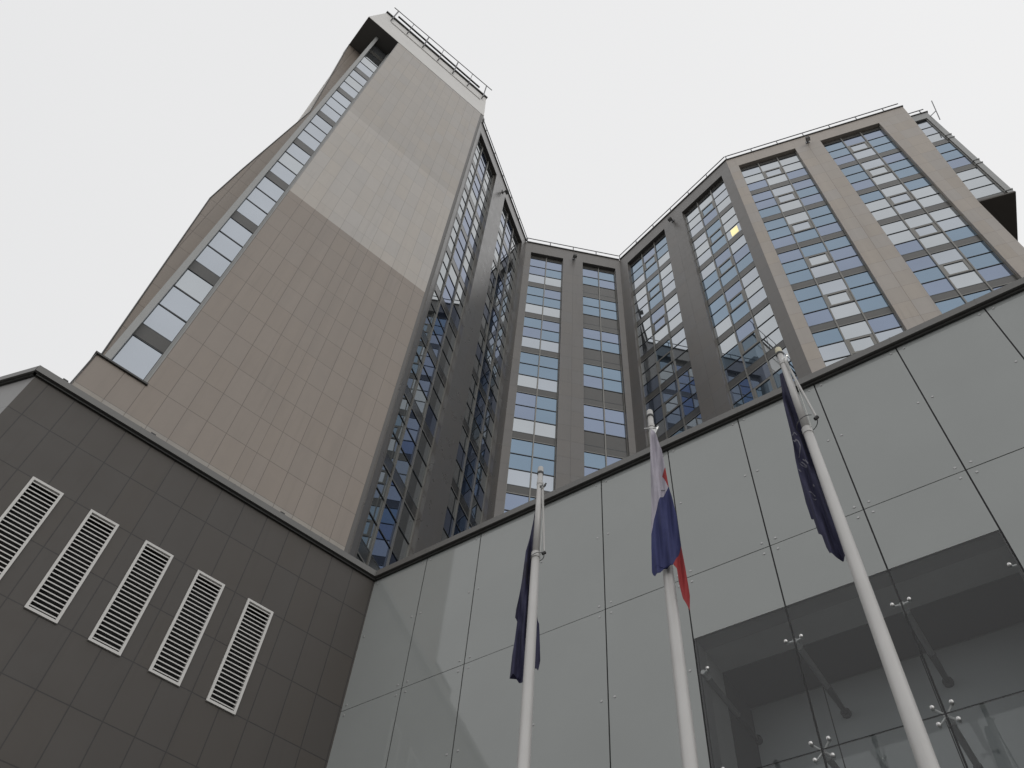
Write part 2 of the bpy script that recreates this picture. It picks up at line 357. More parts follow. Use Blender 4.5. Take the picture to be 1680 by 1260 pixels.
# the first strip of the front wing's corner is court grey on its other side: thin return
# window patterns, top floor first; per column three panes from top: B blue, W pale
pat = {
 'A2': [['WWB', 'WWW', 'WWB'], ['BBB', 'WWW', 'BBB'], ['BBB', 'WWB', 'BBB'], ['BBB', 'BWW', 'BBB'], ['BBB', 'WWW', 'BBB'], ['BWW', 'WWW', 'BWW']],
 'B2': [['BBB', 'BWW', 'BBB'], ['BBB', 'WWW', 'BBB'], ['BWW', 'WWW', 'BWW'], ['WWB', 'WWW', 'WWB'], ['BBB', 'WWW', 'BBB'], ['BBB', 'BWW', 'BBW']],
 'A1': [['BBW', 'BBB', 'BBW'], ['WWW', 'BBB', 'WWW'], ['WWW', 'BBW', 'WWW'], ['WWB', 'BBW', 'WWW'], ['BBW', 'BWB', 'WBB'], ['BBW', 'BBB', 'WBW']],
 'B1': [['WWW', 'WBB', 'WWW'], ['WWW', 'BBB', 'WWY'], ['WBB', 'BBB', 'WBB'], ['BBW', 'BBB', 'WWW'], ['WBB', 'BBB', 'WWW'], ['BBW', 'BBB', 'WBB']],
 'CL': [['BBW', 'BBW']] * 12, 'CR': [['BBD', 'BBD']] * 12,
}
MI = {'B': 0, 'W': 1, 'D': 2, 'Y': 3, 'b': 4, 'w': 5}
PM = [M_BLUE, M_WHT, SPAN, LAMP, M_BLU2, M_WHT2]
def make_window(fr, a, b_, k, n, pt, sash, parent, rec=REC, rev=False, head=None, top=TOPSP, tilt=0.10, pm_=None):
    """one storey of one bay: frame mesh, panes and the spandrel band as sub-parts"""
    z0 = top - FL_H * k; wd = (b_ - a) / n
    z_hi = min(HEAD if head is None else head, z0 + 3 * PZ + 0.6) if k == 0 else z0 + 3 * PZ
    fm = MB()
    for i in range(n + 1):
        uc = a + wd * i; u0, u1 = (uc, uc + .035) if i == 0 else ((uc - .035, uc) if i == n else (uc - .025, uc + .025))
        fm.box(fr, u0, u1, rec - .050, rec + .005, z0 - SP, z_hi, 0)
    for r in range(4):
        zc = z0 + r * PZ
        fm.box(fr, a + .002, b_ - .002, rec - .014, rec + .004, zc - (.018 if r else .026), zc + .018, 1)
    fm.box(fr, a + .003, b_ - .003, rec - .015, rec + .003, z0 - SP + .002, z0 - SP + .04, 0)
    if sash and n == 3:
        s0, s1 = a + wd, a + 2 * wd; q0, q1 = z0 + PZ, z0 + 2 * PZ
        for x in ((s0 + .025, s0 + .14, q0 + .022, q1 - .022), (s1 - .14, s1 - .025, q0 + .022, q1 - .022)): fm.box(fr, x[0], x[1], rec - .02, rec + .002, x[2], x[3], 0)
        fm.box(fr, s0 + .14, s1 - .14, rec - .021, rec + .001, q0 + .022, q0 + .11, 0); fm.box(fr, s0 + .14, s1 - .14, rec - .021, rec + .001, q1 - .11, q1 - .022, 0)
    fo = fm.build('window', [ALU, TRANS], parent)
    pm = MB()
    for i in range(n):
        for r in range(3):
            ch = pt[i][2 - r]
            if ch in 'BW' and random.random() < 0.35: ch = ch.lower()
            za, zb = z0 + r * PZ, z0 + (r + 1) * PZ
            t1, t2 = (random.uniform(-1, 1) * R(tilt) * wd * .5 for _ in range(2))
            if ch == 'D': t1 = t2 = 0
            mi = MI[ch]
            P = [fr(a + wd * i + .012, rec + .008 - t1 - t2, za + .01), fr(a + wd * (i + 1) - .012, rec + .008 + t1 - t2, za + .01), fr(a + wd * (i + 1) - .012, rec + .008 + t1 + t2, zb - .01), fr(a + wd * i + .012, rec + .008 - t1 + t2, zb - .01)]
            if ch == 'Y':     # room seen through: pale glass with the lit ceiling lamp in it
                pm.face(P, 5)
                uc0, uc1 = a + wd * i + .30, a + wd * (i + 1) - .24
                pm.box(fr, uc0, uc1, rec - .003, rec + .004, za + .14, zb - .16, 3)
            else: pm.face(P, mi)
            Q = [p + fr.n * 0.012 for p in P]; pm.face(Q[::-1], 2)
    if k == 0 and z_hi > z0 + 3 * PZ + .03: pm.box(fr, a, b_, rec, rec + .02, z0 + 3 * PZ + .003, z_hi + .02, 2)
    pm.build('pane', pm_ or PM, fo, weld=False)
    s_ = MB(); s_.box(fr, a, b_, rec - .012, rec + .03, z0 - SP + .045, z0 - .032, 0); s_.build('spandrel', SPAN_SHD if pm_ else SPAN, fo)
PML = [M_BLUE_SHD, M_WHT_SHD, SPAN, LAMP, M_BLUE_SHD, M_WHT_SHD]
def rnd(n, p=0.5): return [''.join(random.choice('BW') if random.random() < .5 else ('W' if i != 1 else 'B') for _ in range(3)) for i in range(n)]
for k in range(NF):
    def pp(key, n): return pat[key][k] if k < len(pat[key]) else rnd(n)
    make_window(FC, *colsC[0], k, 2, pp('CL', 2), False, hr); make_window(FC, *colsC[1], k, 2, pp('CR', 2), False, hr)
    make_window(F1, *cols3[0], k, 3, pp('A1', 3), True, hr); make_window(F1, *cols3[1], k, 3, pp('B1', 3), True, hr)
    make_window(F2, 0.50, 3.42, k, 3, pp('A2', 3), True, hr); make_window(F2, 4.70, 7.60, k, 3, pp('B2', 3), True, hr)
    make_window(FL, *cols3[0], k, 3, [random.choice(['WBW', 'BWB', 'WWB', 'WWW']), random.choice(['WBB', 'BBB', 'BBW']), random.choice(['WWW', 'WBW'])], False, hr, pm_=PML)
    make_window(FL, 4.72, 7.22, k, 3, [random.choice(['WWW', 'WWB']), random.choice(['BBB', 'BBW', 'WBB']), 'WWW'], False, hr, pm_=PML)
# roof body behind the facades
def off(fr, u, v): p = fr(u, v, 0); return (p.x, p.y)
b = MB()
b.slab([off(FL, 7.3, .46), off(FL, .2, .46), off(FC, .1, .46), off(FC, 5.4, .46), off(F1, .2, .46), off(F1, 8.0, .5), off(F2, .1, .5), off(F2, 8.0, .46), off(F2, 8.0, 9), (8, 34), (-10, 34), off(FL, 7.3, 6)], -EYE, 45.9, 0)
b.build('roof_core', ROOF, hr)
# flashing along the roof edge, with railing above it
fl = MB(); FZ = (H - 0.08, H)
for fr, a, c in ((FC, .03, 5.50), (F1, .03, L1LEN + .02), (F2, .0, 9.13), (FL, .03, 7.32)): fl.box(fr, a, c, -.05, .47, *FZ)
fl.build('roof_flashing', FLASH, hr)
def railing(fr, a, c, z, step, parent, v=-.03, h=.42, r=.027, mid=False, start=None):
    q = MB(); u = a if start is None else start
    q.tube(fr(a - .02, v, z + h), fr(c + .02, v, z + h), r, seg=6)
    if mid: q.tube(fr(a, v, z + h * .5), fr(c, v, z + h * .5), r * .6, seg=6)
    while u <= c + .01:
        q.tube(fr(u, v, z - .01), fr(u, v, z + h), r, seg=6); u += step
    return q.build('railing', RAILM, parent)
railing(FC, .05, 5.48, H, 1.36, hr); railing(F1, .05, L1LEN, H, 1.34, hr); railing(F2, .05, 9.0, H, 1.36, hr); railing(FL, .05, 7.3, H, 1.34, hr)

# projecting block beyond the front wing
F3 = Frame(R12 + F2.n.xy * 0.36, A0 - 30)
ZS3 = 34.55; ZT3 = 45.35
e = MB()
e.box(F3, 9.78, 10.0, -.0, .4, ZS3 + .1, ZT3, 0)
e.box(F3, 7.9, 9.78, 0.0, .4, 44.62, ZT3, 0)
e.box(F3, 7.9, 9.78, .15, .4, ZS3 + .1, 44.62, 0)
for zj in (41.9, 41.5, 38.45, 38.05, 34.9): e.box(F3, 9.74, 10.03, -.03, .1, zj - .03, zj + .03, 0)
blk = e.build('projecting_bay', ALU_L, hr)
b2 = MB(); b2.box(F3, 7.9, 10.0, .41, 7.5, ZS3 + .1, ZT3, 0); b2.build('bay_side_wall', GREYPAN, hr)
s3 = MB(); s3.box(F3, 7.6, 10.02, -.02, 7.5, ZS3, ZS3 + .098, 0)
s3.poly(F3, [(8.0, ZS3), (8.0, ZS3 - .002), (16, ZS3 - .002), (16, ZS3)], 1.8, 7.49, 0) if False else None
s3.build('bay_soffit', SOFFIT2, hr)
for k, pt in enumerate((['WWW'], ['BBB'], ['WWW'])):
    make_window(F3, 8.0, 9.76, k, 1, pt, False, hr, rec=.1, top=41.72, head=44.6)
q = MB()
q.box(F3, 8.9, 10.06, -.04, 7.5, ZT3 + .001, ZT3 + .07, 0); q.build('bay_flashing', FLASH, hr)
railing(F3, 9.2, 9.95, ZT3, .55, hr, h=.42)
q = MB(); q.tube(F2(10.38, .0, 45.70), F2(9.93, .0, 43.1), .026, seg=6); q.tube(F2(10.14, .0, 44.3), F3(9.99, .02, 44.75), .02, seg=6); q.build('lightning_rod', RAILM, hr)

# ------------------------------------------------------------------ stone-clad tower
tw = thing('stone_clad_tower', 'tall stone clad tower slab with a narrow vertical window strip and pale overhanging cap', 'building', (-5, 16, 0))
TJ = [-6.93, -6.27, -5.77, -5.27, -4.77, -4.27, -3.77, -3.25, -2.96, -2.62, -2.12, -1.62, -1.12, -.62, -.2]
ZJ0, ZJP = 15.18, 1.09
Z1, Z2, ZCAP = 26.48, 35.30, 47.15
w = MB()
def tface(w, u0, u1, v0, v1, z0, z1, mi):
    cs = cuts(u0, u1, TJ)
    for a, c in zip(cs[:-1], cs[1:]):
        base = 0
        for i, j in enumerate(TJ):
            if j <= a + 1e-4: base = i
        j0 = TJ[base]; j1 = TJ[min(base + 1, len(TJ) - 1)]
        w.box(FT, a, c, v0, v1, z0, z1, mi, lambda u, z, b0=base, j0=j0, j1=j1: (b0 + (u - j0) / max(j1 - j0, .01), (z - ZJ0) / ZJP))
tface(w, -5.78, -.2, 0, .9, 14.1, Z1, 0); tface(w, -5.78, -.2, 0, .9, Z1, Z2, 1); tface(w, -5.78, -.2, 0, .9, Z2, ZCAP, 2)
tface(w, -6.94, -5.78, 0, .9, 14.1, 15.10, 0)
tface(w, -6.94, -.2, 0, .9, -EYE, 14.1, 3)
w.build('wall', [TAN_LOW, TAN_MID, TAN_TOP, TAN_BASE], tw)
w = MB(); w.slab([FT(*q, 0).xy for q in ((-.199, .001), (-.199, .55), (.19, .55), (.175, .11), (-.02, .004))], -EYE, ZCAP, 0); w.build('corner_pier', TRIM, tw)
# recessed wall left of the strip, its outline kinked
w = MB(); k18 = 1.8
lw = [(-6.66, -EYE), (-6.98, -EYE), (-7.0, 17.1), (-7.60, 26.1), (-7.47, 28.92), (-7.13, 34.76), (-7.0, 36.9), (-7.34, 42.0), (-7.70, ZCAP), (-6.66, ZCAP)]
w.poly(FT, lw, 1.8, 2.3, 0, lambda u, z: ((u + 6.97) / .7 + .5, (z - ZJ0) / 1.09)); w.build('side_wall', TAN_LOW, tw)
w = MB()
for a, c in zip(lw[2:9], lw[3:10]): w.tube(FT(a[0], 1.79, a[1]), FT(c[0], 1.79, c[1]), .022, seg=5)
w.build('edge_trim', FLASH, tw)
w = MB(); w.poly(FT, [(-6.66, 30), (-6.9, 34), (-7.17, 36.9), (-7.57, ZCAP), (-6.66, ZCAP)], 2.4, 6.5, 0, lambda u, z: (.5, z / 1.09)); w.build('rear_wall', CAPW, tw)
# strip: frames (light metal returns) and panes
SG = 0.87; SA, SB = -6.69, -5.80
w = MB(); w.box(FT, SA - .16, SA, SG - .35, SG + .93, 15.2, ZCAP - .01, 0); w.box(FT, SB, SB + .018, .01, SG + .02, 15.2, ZCAP - .01, 0)
w.box(FT, SB - .07, SB, SG - .1, SG + .02, 15.2, ZCAP - .01, 0)
w.build('strip_frame', ALU_L, tw)
core = MB(); core.box(FT, -6.66, -.2, .93, 9.0, -EYE, ZCAP, 0); core.box(FT, -.19, .15, .56, 1.2, -EYE, ZCAP, 0); core.build('core_wall', GREYPAN, tw)
P_T = 3.535
FL_SAVE = FL_H
z0 = 20.84
kmin = -1
for k in range(-2, 8):
    zs = 20.84 + 3.515 * k; st = zs + .50     # spandrel zs..st, panes above
    pz = (3.515 - .50) / 3
    fm = MB(); pm = MB()
    if k == -2:
        bars = [17.30]; seg = [(15.2, 17.30)]
    else:
        seg = [(st + pz * i, st + pz * (i + 1)) for i in range(3)]
        bars = [st + pz * i for i in range(4)]
    seg = [(a, min(c, ZCAP - .02)) for a, c in seg if a < ZCAP - .3]
    for zb in bars:
        if zb < ZCAP - .1: fm.box(FT, SA + .002, SB - .072, SG - .014, SG + .004, zb - .024, zb + .024, 0)
    if not seg: continue
    if k == -2: fm.box(FT, SA + .002, SB - .072, SG - .014, SG + .004, 15.2, 15.26, 0)
    zlo, zhi = seg[0][0], seg[-1][1]
    for x0 in (SA + .001, SB - .086): fm.box(FT, x0, x0 + .015, SG - .013, SG + .003, zlo - .02, zhi, 0)
    wo = fm.build('window', TRANS, tw)
    for a, c in seg:
        tt = random.uniform(-.003, .003)
        pm.face([FT(SA, SG + tt, a + .02), FT(SB - .07, SG - tt, a + .02), FT(SB - .07, SG + tt, c - .02), FT(SA, SG - tt, c - .02)], random.choice((0, 0, 1)))
    pm.build('pane', [M_WHT2, M_WHT], wo, weld=False)
    if k >= -1: q = MB(); q.box(FT, SA, SB - .07, SG - .02, SG + .01, zs - .01, st - .03, 0); q.build('spandrel', SPAN, wo)
# sill ledge
w = MB(); w.box(FT, -6.99, -5.74, -.05, .9, 15.102, 15.15, 0); w.box(FT, -6.97, -6.945, -.03, .05, 13.0, 15.1, 0); w.build('sill', FLASH, tw)
# cap: pale fascia, dark soffit
w = MB()
w.poly(FT, [(-7.71, ZCAP + .03), (0.02, ZCAP + .03), (-.16, 50.1), (-7.18, 49.9)], -.01, 2.4, 0)
w.poly(FT, [(-6.9, ZCAP + .03), (0.0, ZCAP + .03), (-.16, 50.08), (-6.9, 49.88)], 2.4, 9, 0)
cap = w.build('cap', CAPW, tw)
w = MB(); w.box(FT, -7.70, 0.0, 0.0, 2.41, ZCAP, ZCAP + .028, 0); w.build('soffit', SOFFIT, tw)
w = MB()
w.poly(FT, [(-7.22, 49.9), (-.12, 50.1), (-.12, 50.2), (-7.22, 50.0)], -.10, .3, 0)
w.build('cap_flashing', FLASH, tw)
w = MB(); w.box(FT, -6.6, -.8, -.17, -.09, 50.42, 50.52, 0); w.build('gutter_rail', FLASH, tw)
w = MB(); rz = 51.55
w.tube(FT(-7.05, -.18, 51.15), FT(-.03, -.18, 51.6), .024, seg=6)
for i, u in enumerate((-6.76, -5.70, -4.64, -3.58, -2.54, -1.49, -.44)):
    zt = 51.15 + (u + 7.05) / 7.0 * .45; rr = .038 if i % 2 == 0 else .02
    w.tube(FT(u, -.18, 49.2 + .03 * i), FT(u, -.18, zt), rr, seg=6); w.tube(FT(u, -.18, 49.22 + .03 * i), FT(u, .0, 49.22 + .03 * i), .03, seg=6)
w.build('railing', RAILM, tw)
w = MB(); w.box(FT, -6.7, -.5, -.05, -.012, 49.05, 49.13, 0); w.build('cap_ledge', CAPW, tw)

# ------------------------------------------------------------------ dark slab-clad annex with louvred vents
an = thing('dark_annex_building', 'low annex clad in dark slabs with five white louvred vents, below the tower', 'building', (-5, 12, 0))
ZC = 12.42; VW = 0.55
TP = 0.517; U0 = 0.2
fa = lambda u, z: (u / TP + 12 + .07, (z - 11.5) / 1.05)
vents = [(-6.50, -5.95), (-5.456, -4.93), (-4.425, -3.88), (-3.394, -2.845), (-2.362, -1.825)]
VZ0, VZ1 = 8.325, 10.465
w = MB(); us = [-7.53]
for a, c in vents: us += [a, c]
us.append(0.0)
def dcut(w, u0, u1, z0, z1):
    w.box(FA, u0, u1, 0, .30, z0, z1, 0, fa)
dcut(w, -7.53, 0, VZ1, ZC); dcut(w, -7.53, 0, -EYE, VZ0)
for i in range(0, len(us), 2): dcut(w, us[i], us[i + 1], VZ0, VZ1)
w.build('wall', DARK, an)
w = MB(); w.box(FA, -7.4, 0, .31, .4, -EYE, ZC - .1, 0); w.build('core_wall', BLACK, an)
for a, c in vents:
    fm = MB(); t_ = .045
    fm.box(FA, a, a + t_, -.03, .06, VZ0, VZ1, 0); fm.box(FA, c - t_, c, -.03, .06, VZ0, VZ1, 0)
    fm.box(FA, a + t_, c - t_, -.029, .06, VZ0, VZ0 + t_, 0); fm.box(FA, a + t_, c - t_, -.029, .06, VZ1 - t_, VZ1, 0)
    fo = fm.build('louvre_vent', VENTW, an)
    sm = MB(); n = 25; pitch = (VZ1 - VZ0 - 2 * t_) / n
    for i in range(n):
        zc = VZ0 + t_ + pitch * (i + .5) + random.uniform(-.002, .002)
        P = []
        for u in (a + t_, c - t_):
            P.append([FA(u, -.014, zc - .011), FA(u, -.014, zc + .009), FA(u, .012, zc + .016), FA(u, .012, zc + .004)])
        for j in range(4):
            j2 = (j + 1) % 4; sm.face([P[0][j], P[1][j], P[1][j2], P[0][j2]])
        sm.face(P[0]); sm.face(P[1][::-1])
    sm.build('slats', VENTW, fo)
    bk = MB(); bk.box(FA, a, c, .20, .21, VZ0, VZ1, 0); bk.box(FA, a + .001, a + .006, .06, .2, VZ0, VZ1, 0); bk.box(FA, c - .006, c - .001, .06, .2, VZ0, VZ1, 0); bk.build('vent_back', BLACK, fo)
# end wall, turned away from the street
PE = FA(-7.53, 0, 0); FE = Frame((PE.x, PE.y), 156.0); 
if (FE(0, 1, 0) - FE(0, 0, 0)).dot(Vector((0, 1, 0))) < 0: FE.n = -FE.n
w = MB(); w.box(FE, 0.004, 12, 0.0, .3, -EYE, ZC, 0, lambda u, z: (u / 1.2, (z - 11.5) / 1.05)); w.build('end_wall', GREYPAN, an)
def coping(frs, z0, parent, name='coping'):
    w = MB()
    for fr, a, c, st in frs:
        u = a
        while u < c - .01:
            e_ = min(u + st, c); w.box(fr, u + .004, e_ - .004, -.10, .38, z0 + .05, z0 + .20, 0)
            w.box(fr, e_ - .012, e_ + .012, -.104, .384, z0 + .046, z0 + .206, 0) if e_ < c - .01 else None
            u = e_
    o = w.build(name, COPE, parent)
    w = MB()
    for fr, a, c, st in frs: w.box(fr, a + .06, c - .02, -.045, .3, z0 + .003, z0 + .048, 0)
    w.build('coping_shade_strip', FLASH, parent)  # dark strip standing in for the shadow under the coping
    return o
coping([(FA, -7.60, .02, 2.05), (FE, -.02, 12, 2.0)], ZC - .003, an)
w = MB(); w.tube(FA(-7.5, -.02, ZC + .27), FA(-5.2, .0, ZC + .26), .008, seg=5)
w.build('lightning_cable', FIX, an)
w = MB(); w.tube(FE(0, -.02, ZC + .27), FE(7, .1, ZC + .30), .008, seg=5); w.build('lightning_cable', FIX, an)
for u in (-7.1, -5.3, -2.4):
    w = MB(); w.tube(FA(u, -.06, ZC + .19), FA(u, -.02, ZC + .28), .014, seg=5); w.box(FA, u - .05, u + .05, -.1, -.04, ZC + .201, ZC + .23, 0); w.build('cable_clamp', FIX, an)
w = MB(); w.slab([off(FA, -7.5, .4), off(FA, -.1, .4), off(FA, -.1, .9), off(FA, -7.0, 1.1), off(FA, -9.0, 6)], ZC - .5, ZC - .1, 0); w.build('roof', ROOF, an)

# ------------------------------------------------------------------ pavilion with glass panel wall
pv = thing('glass_panel_building', 'low building faced in large grey glass panels with a clear glazed recess, behind the flagpoles', 'building', (4, 10, 0))
UJ = [-0.012, 1.37, 2.70, 4.06, 5.42, 6.80, 8.165, 9.56, 10.96, 12.37, 13.75, 15.15]
ZR = [ZC + .02, 9.325, 6.07, 2.83, -.41, -EYE]
OU0, OU1, OZ = 6.83, 11.02, 8.19
gx, gz = .011, .006
NB = 0; rest_b = MB()
for i in range(len(UJ) - 1):
    for r in range(len(ZR) - 1):
        z1, z0 = ZR[r] - gz, ZR[r + 1] + gz; a, c = UJ[i] + gx, UJ[i + 1] - gx
        clear = 5 <= i <= 7
        w = MB(); k1, k2 = (random.uniform(-1, 1) * .0014 for _ in range(2))
        def pane(za, zb, mi):
            # one sheet 12 mm thick, very slightly out of true
            um, zm = (a + c) / 2, (z0 + z1) / 2
            vv = lambda u, z: k1 * (u - um) * 1.5 + k2 * (z - zm)
            F_ = [FG(u, vv(u, z), z) for u, z in ((a, za), (c, za), (c, zb), (a, zb))]; B_ = [p + FG.n * .012 for p in F_]
            nn = (F_[1] - F_[0]).cross(F_[2] - F_[1])
            if nn.dot(FG.n) > 0: F_ = F_[::-1]; B_ = B_[::-1]
            if mi == 1:
                w.face(F_, mi); return
            w.face(F_, mi); w.face(B_[::-1], mi)
            for q in range(4): w.face([F_[q], B_[q], B_[(q + 1) % 4], F_[(q + 1) % 4]], mi)
        if clear and r == 1: pane(OZ, z1, 0); pane(z0, OZ, 1)
        elif clear and r > 1: pane(z0, z1, 1)
        else: pane(z0, z1, 0)
        po = w.build('glass_panel', [PANEL, CLEAR], pv, weld=False, recalc=not clear)
        zm = (z0 + z1) / 2
        zl = [z1 - .10, z0 + .10] if r < 4 else [z1 - .1]
        if r < 3: zl.append(10.96 if r == 0 else zm)
        for ub in (a + .095, c - .095):
            for zb in zl:
                if (clear and (r > 1 or (r == 1 and zb < OZ))): continue
                tgt = MB() if (r < 2 and NB < 96) else rest_b
                tgt.tube(FG(ub, -.008, zb), FG(ub, .004, zb), .017, .022, seg=10)
                if tgt is not rest_b: tgt.build('bolt', BOLT, po); NB += 1
ro = rest_b.build('bolt', BOLT, pv); ro['kind'] = 'stuff'
w = MB()
for u in UJ[1:-1]:
    ins = OU0 + .2 < u < OU1 - .2
    w.box(FG, u - .03, u + .03, .02, .05, OZ if ins else -EYE, ZC, 0)
    if ins: w.box(FG, u - .0105, u + .0105, .002, .03, -EYE, OZ + .02, 0)
for z in ZR[2:-1]: w.box(FG, 6.76, 11.01, .003, .012, z - .007, z + .007, 0)
for z in ZR[1:-1]:
    for a, c in ((0.05, 6.75), (11.02, 15.1)): w.box(FG, a, c, .024, .052, z - .02, z + .02, 0)
w.box(FG, 6.83, 11.0, .024, .052, 9.305, 9.345, 0)
w.build('joint_seal', SEAL, pv)
w = MB()      # dark liner behind the opaque panels, open at the recess
w.box(FG, 0, OU0, .06, .3, -EYE, ZC, 0); w.box(FG, OU1, 15.15, .06, .3, -EYE, ZC, 0); w.box(FG, OU0, OU1, .06, .3, OZ, ZC, 0)
w.build('liner_wall', mat_plain('liner', (0.45, 0.45, 0.45), .8), pv)
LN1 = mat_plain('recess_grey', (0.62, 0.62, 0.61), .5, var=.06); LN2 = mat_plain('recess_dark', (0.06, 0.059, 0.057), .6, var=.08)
RD1, RD2 = .85, 1.79
w = MB()      # recess lining: outer grey part, inner dark part
w.box(FG, OU0 - .1, OU1 + .1, .301, RD1, OZ, OZ + .15, 0); w.box(FG, OU0 - .1, OU0, .301, RD1, -EYE, OZ, 0); w.box(FG, OU1, OU1 + .1, .301, RD1, -EYE, OZ, 0)
w.build('recess_lining', LN1, pv)
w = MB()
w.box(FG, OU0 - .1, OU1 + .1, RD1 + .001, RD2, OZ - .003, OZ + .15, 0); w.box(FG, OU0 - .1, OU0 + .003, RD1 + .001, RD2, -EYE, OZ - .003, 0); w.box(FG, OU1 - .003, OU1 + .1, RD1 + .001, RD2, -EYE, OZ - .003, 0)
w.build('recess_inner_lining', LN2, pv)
FI = Frame(FG(0, RD2, 0).xy, 141.003 - 180)
ivz = [OZ - .01, 4.9, 1.6, -EYE]
for i, (a, c) in enumerate(((6.83, 7.95), (7.95, 9.35), (9.35, 10.75), (10.75, 11.02))):
    for z1, z0 in zip(ivz[:-1], ivz[1:]):
        w = MB(); tt = random.uniform(-.0015, .0015)
        w.face([FI(a + .008, tt, z0 + .008), FI(c - .008, -tt, z0 + .008), FI(c - .008, tt, z1 - .008), FI(a + .008, -tt, z1 - .008)], 0)
        w.build('inner_panel', INNER, pv)
w = MB(); w.box(FI, 6.8, 11.05, .03, .1, -EYE, OZ, 0); w.build('inner_backing', SEAL, pv)
# spider fittings and their struts
def spider(u, z, arms):
    w = MB(); hub = FG(u, .05, z)
    w.tube(FG(u, .03, z), FG(u, .19, z), .034, seg=10)
    for du, dz in arms:
        tip = FG(u + du, .03, z + dz); w.tube(hub, tip, .017, .013, seg=8)
        w.tube(FG(u + du, -.012, z + dz), FG(u + du, .05, z + dz), .024, .02, seg=10); w.ball(FG(u + du, -.012, z + dz), .024, n=6)
    o = w.build('spider_bracket', ARM, pv)
    s_ = MB(); s_.tube(FG(u, .19, z), FG(u, .26, z), .045, seg=10, mat=0); s_.tube(FG(u, .26, z), FG(u, 1.1, z), .040, seg=10, mat=0); s_.tube(FG(u, 1.1, z), FG(u, RD2 - .01, z), .05, .035, seg=10, mat=1)
    s_.tube(FG(u, RD2 - .06, z), FG(u, RD2 - .004, z), .07, seg=10, mat=1)
    s_.build('strut', [ROD, ROD_D], o)
x = .105
for u in (8.165, 9.56, 10.96): spider(u, 7.64, [(-x, 0), (x, 0)])
spider(6.86, 7.64, [(.09, 0)])
for z in (6.07, 2.83):
    for u in (8.165, 9.56, 10.93): spider(u, z, [(-x, x), (x, x), (-x, -x), (x, -x)])
    spider(6.86, z, [(.10, x), (.10, -x)])
coping([(FG, -.01, 15.2, 1.37)], ZC, pv)
w = MB(); w.slab([off(FG, 1.2, .31), off(FG, 15.1, .31), off(FG, 15.1, 8), off(FG, 6, 6)], ZC - .5, ZC - .1, 0); w.build('roof', ROOF, pv)
w = MB(); w.box(FG, OU0 - .1, OU1 + .1, .3, RD2 + .3, OZ + .16, OZ + .3, 0); w.box(FG, 15.0, 15.15, .31, 8, -EYE, ZC, 0); w.build('side_wall', GREYPAN, pv)

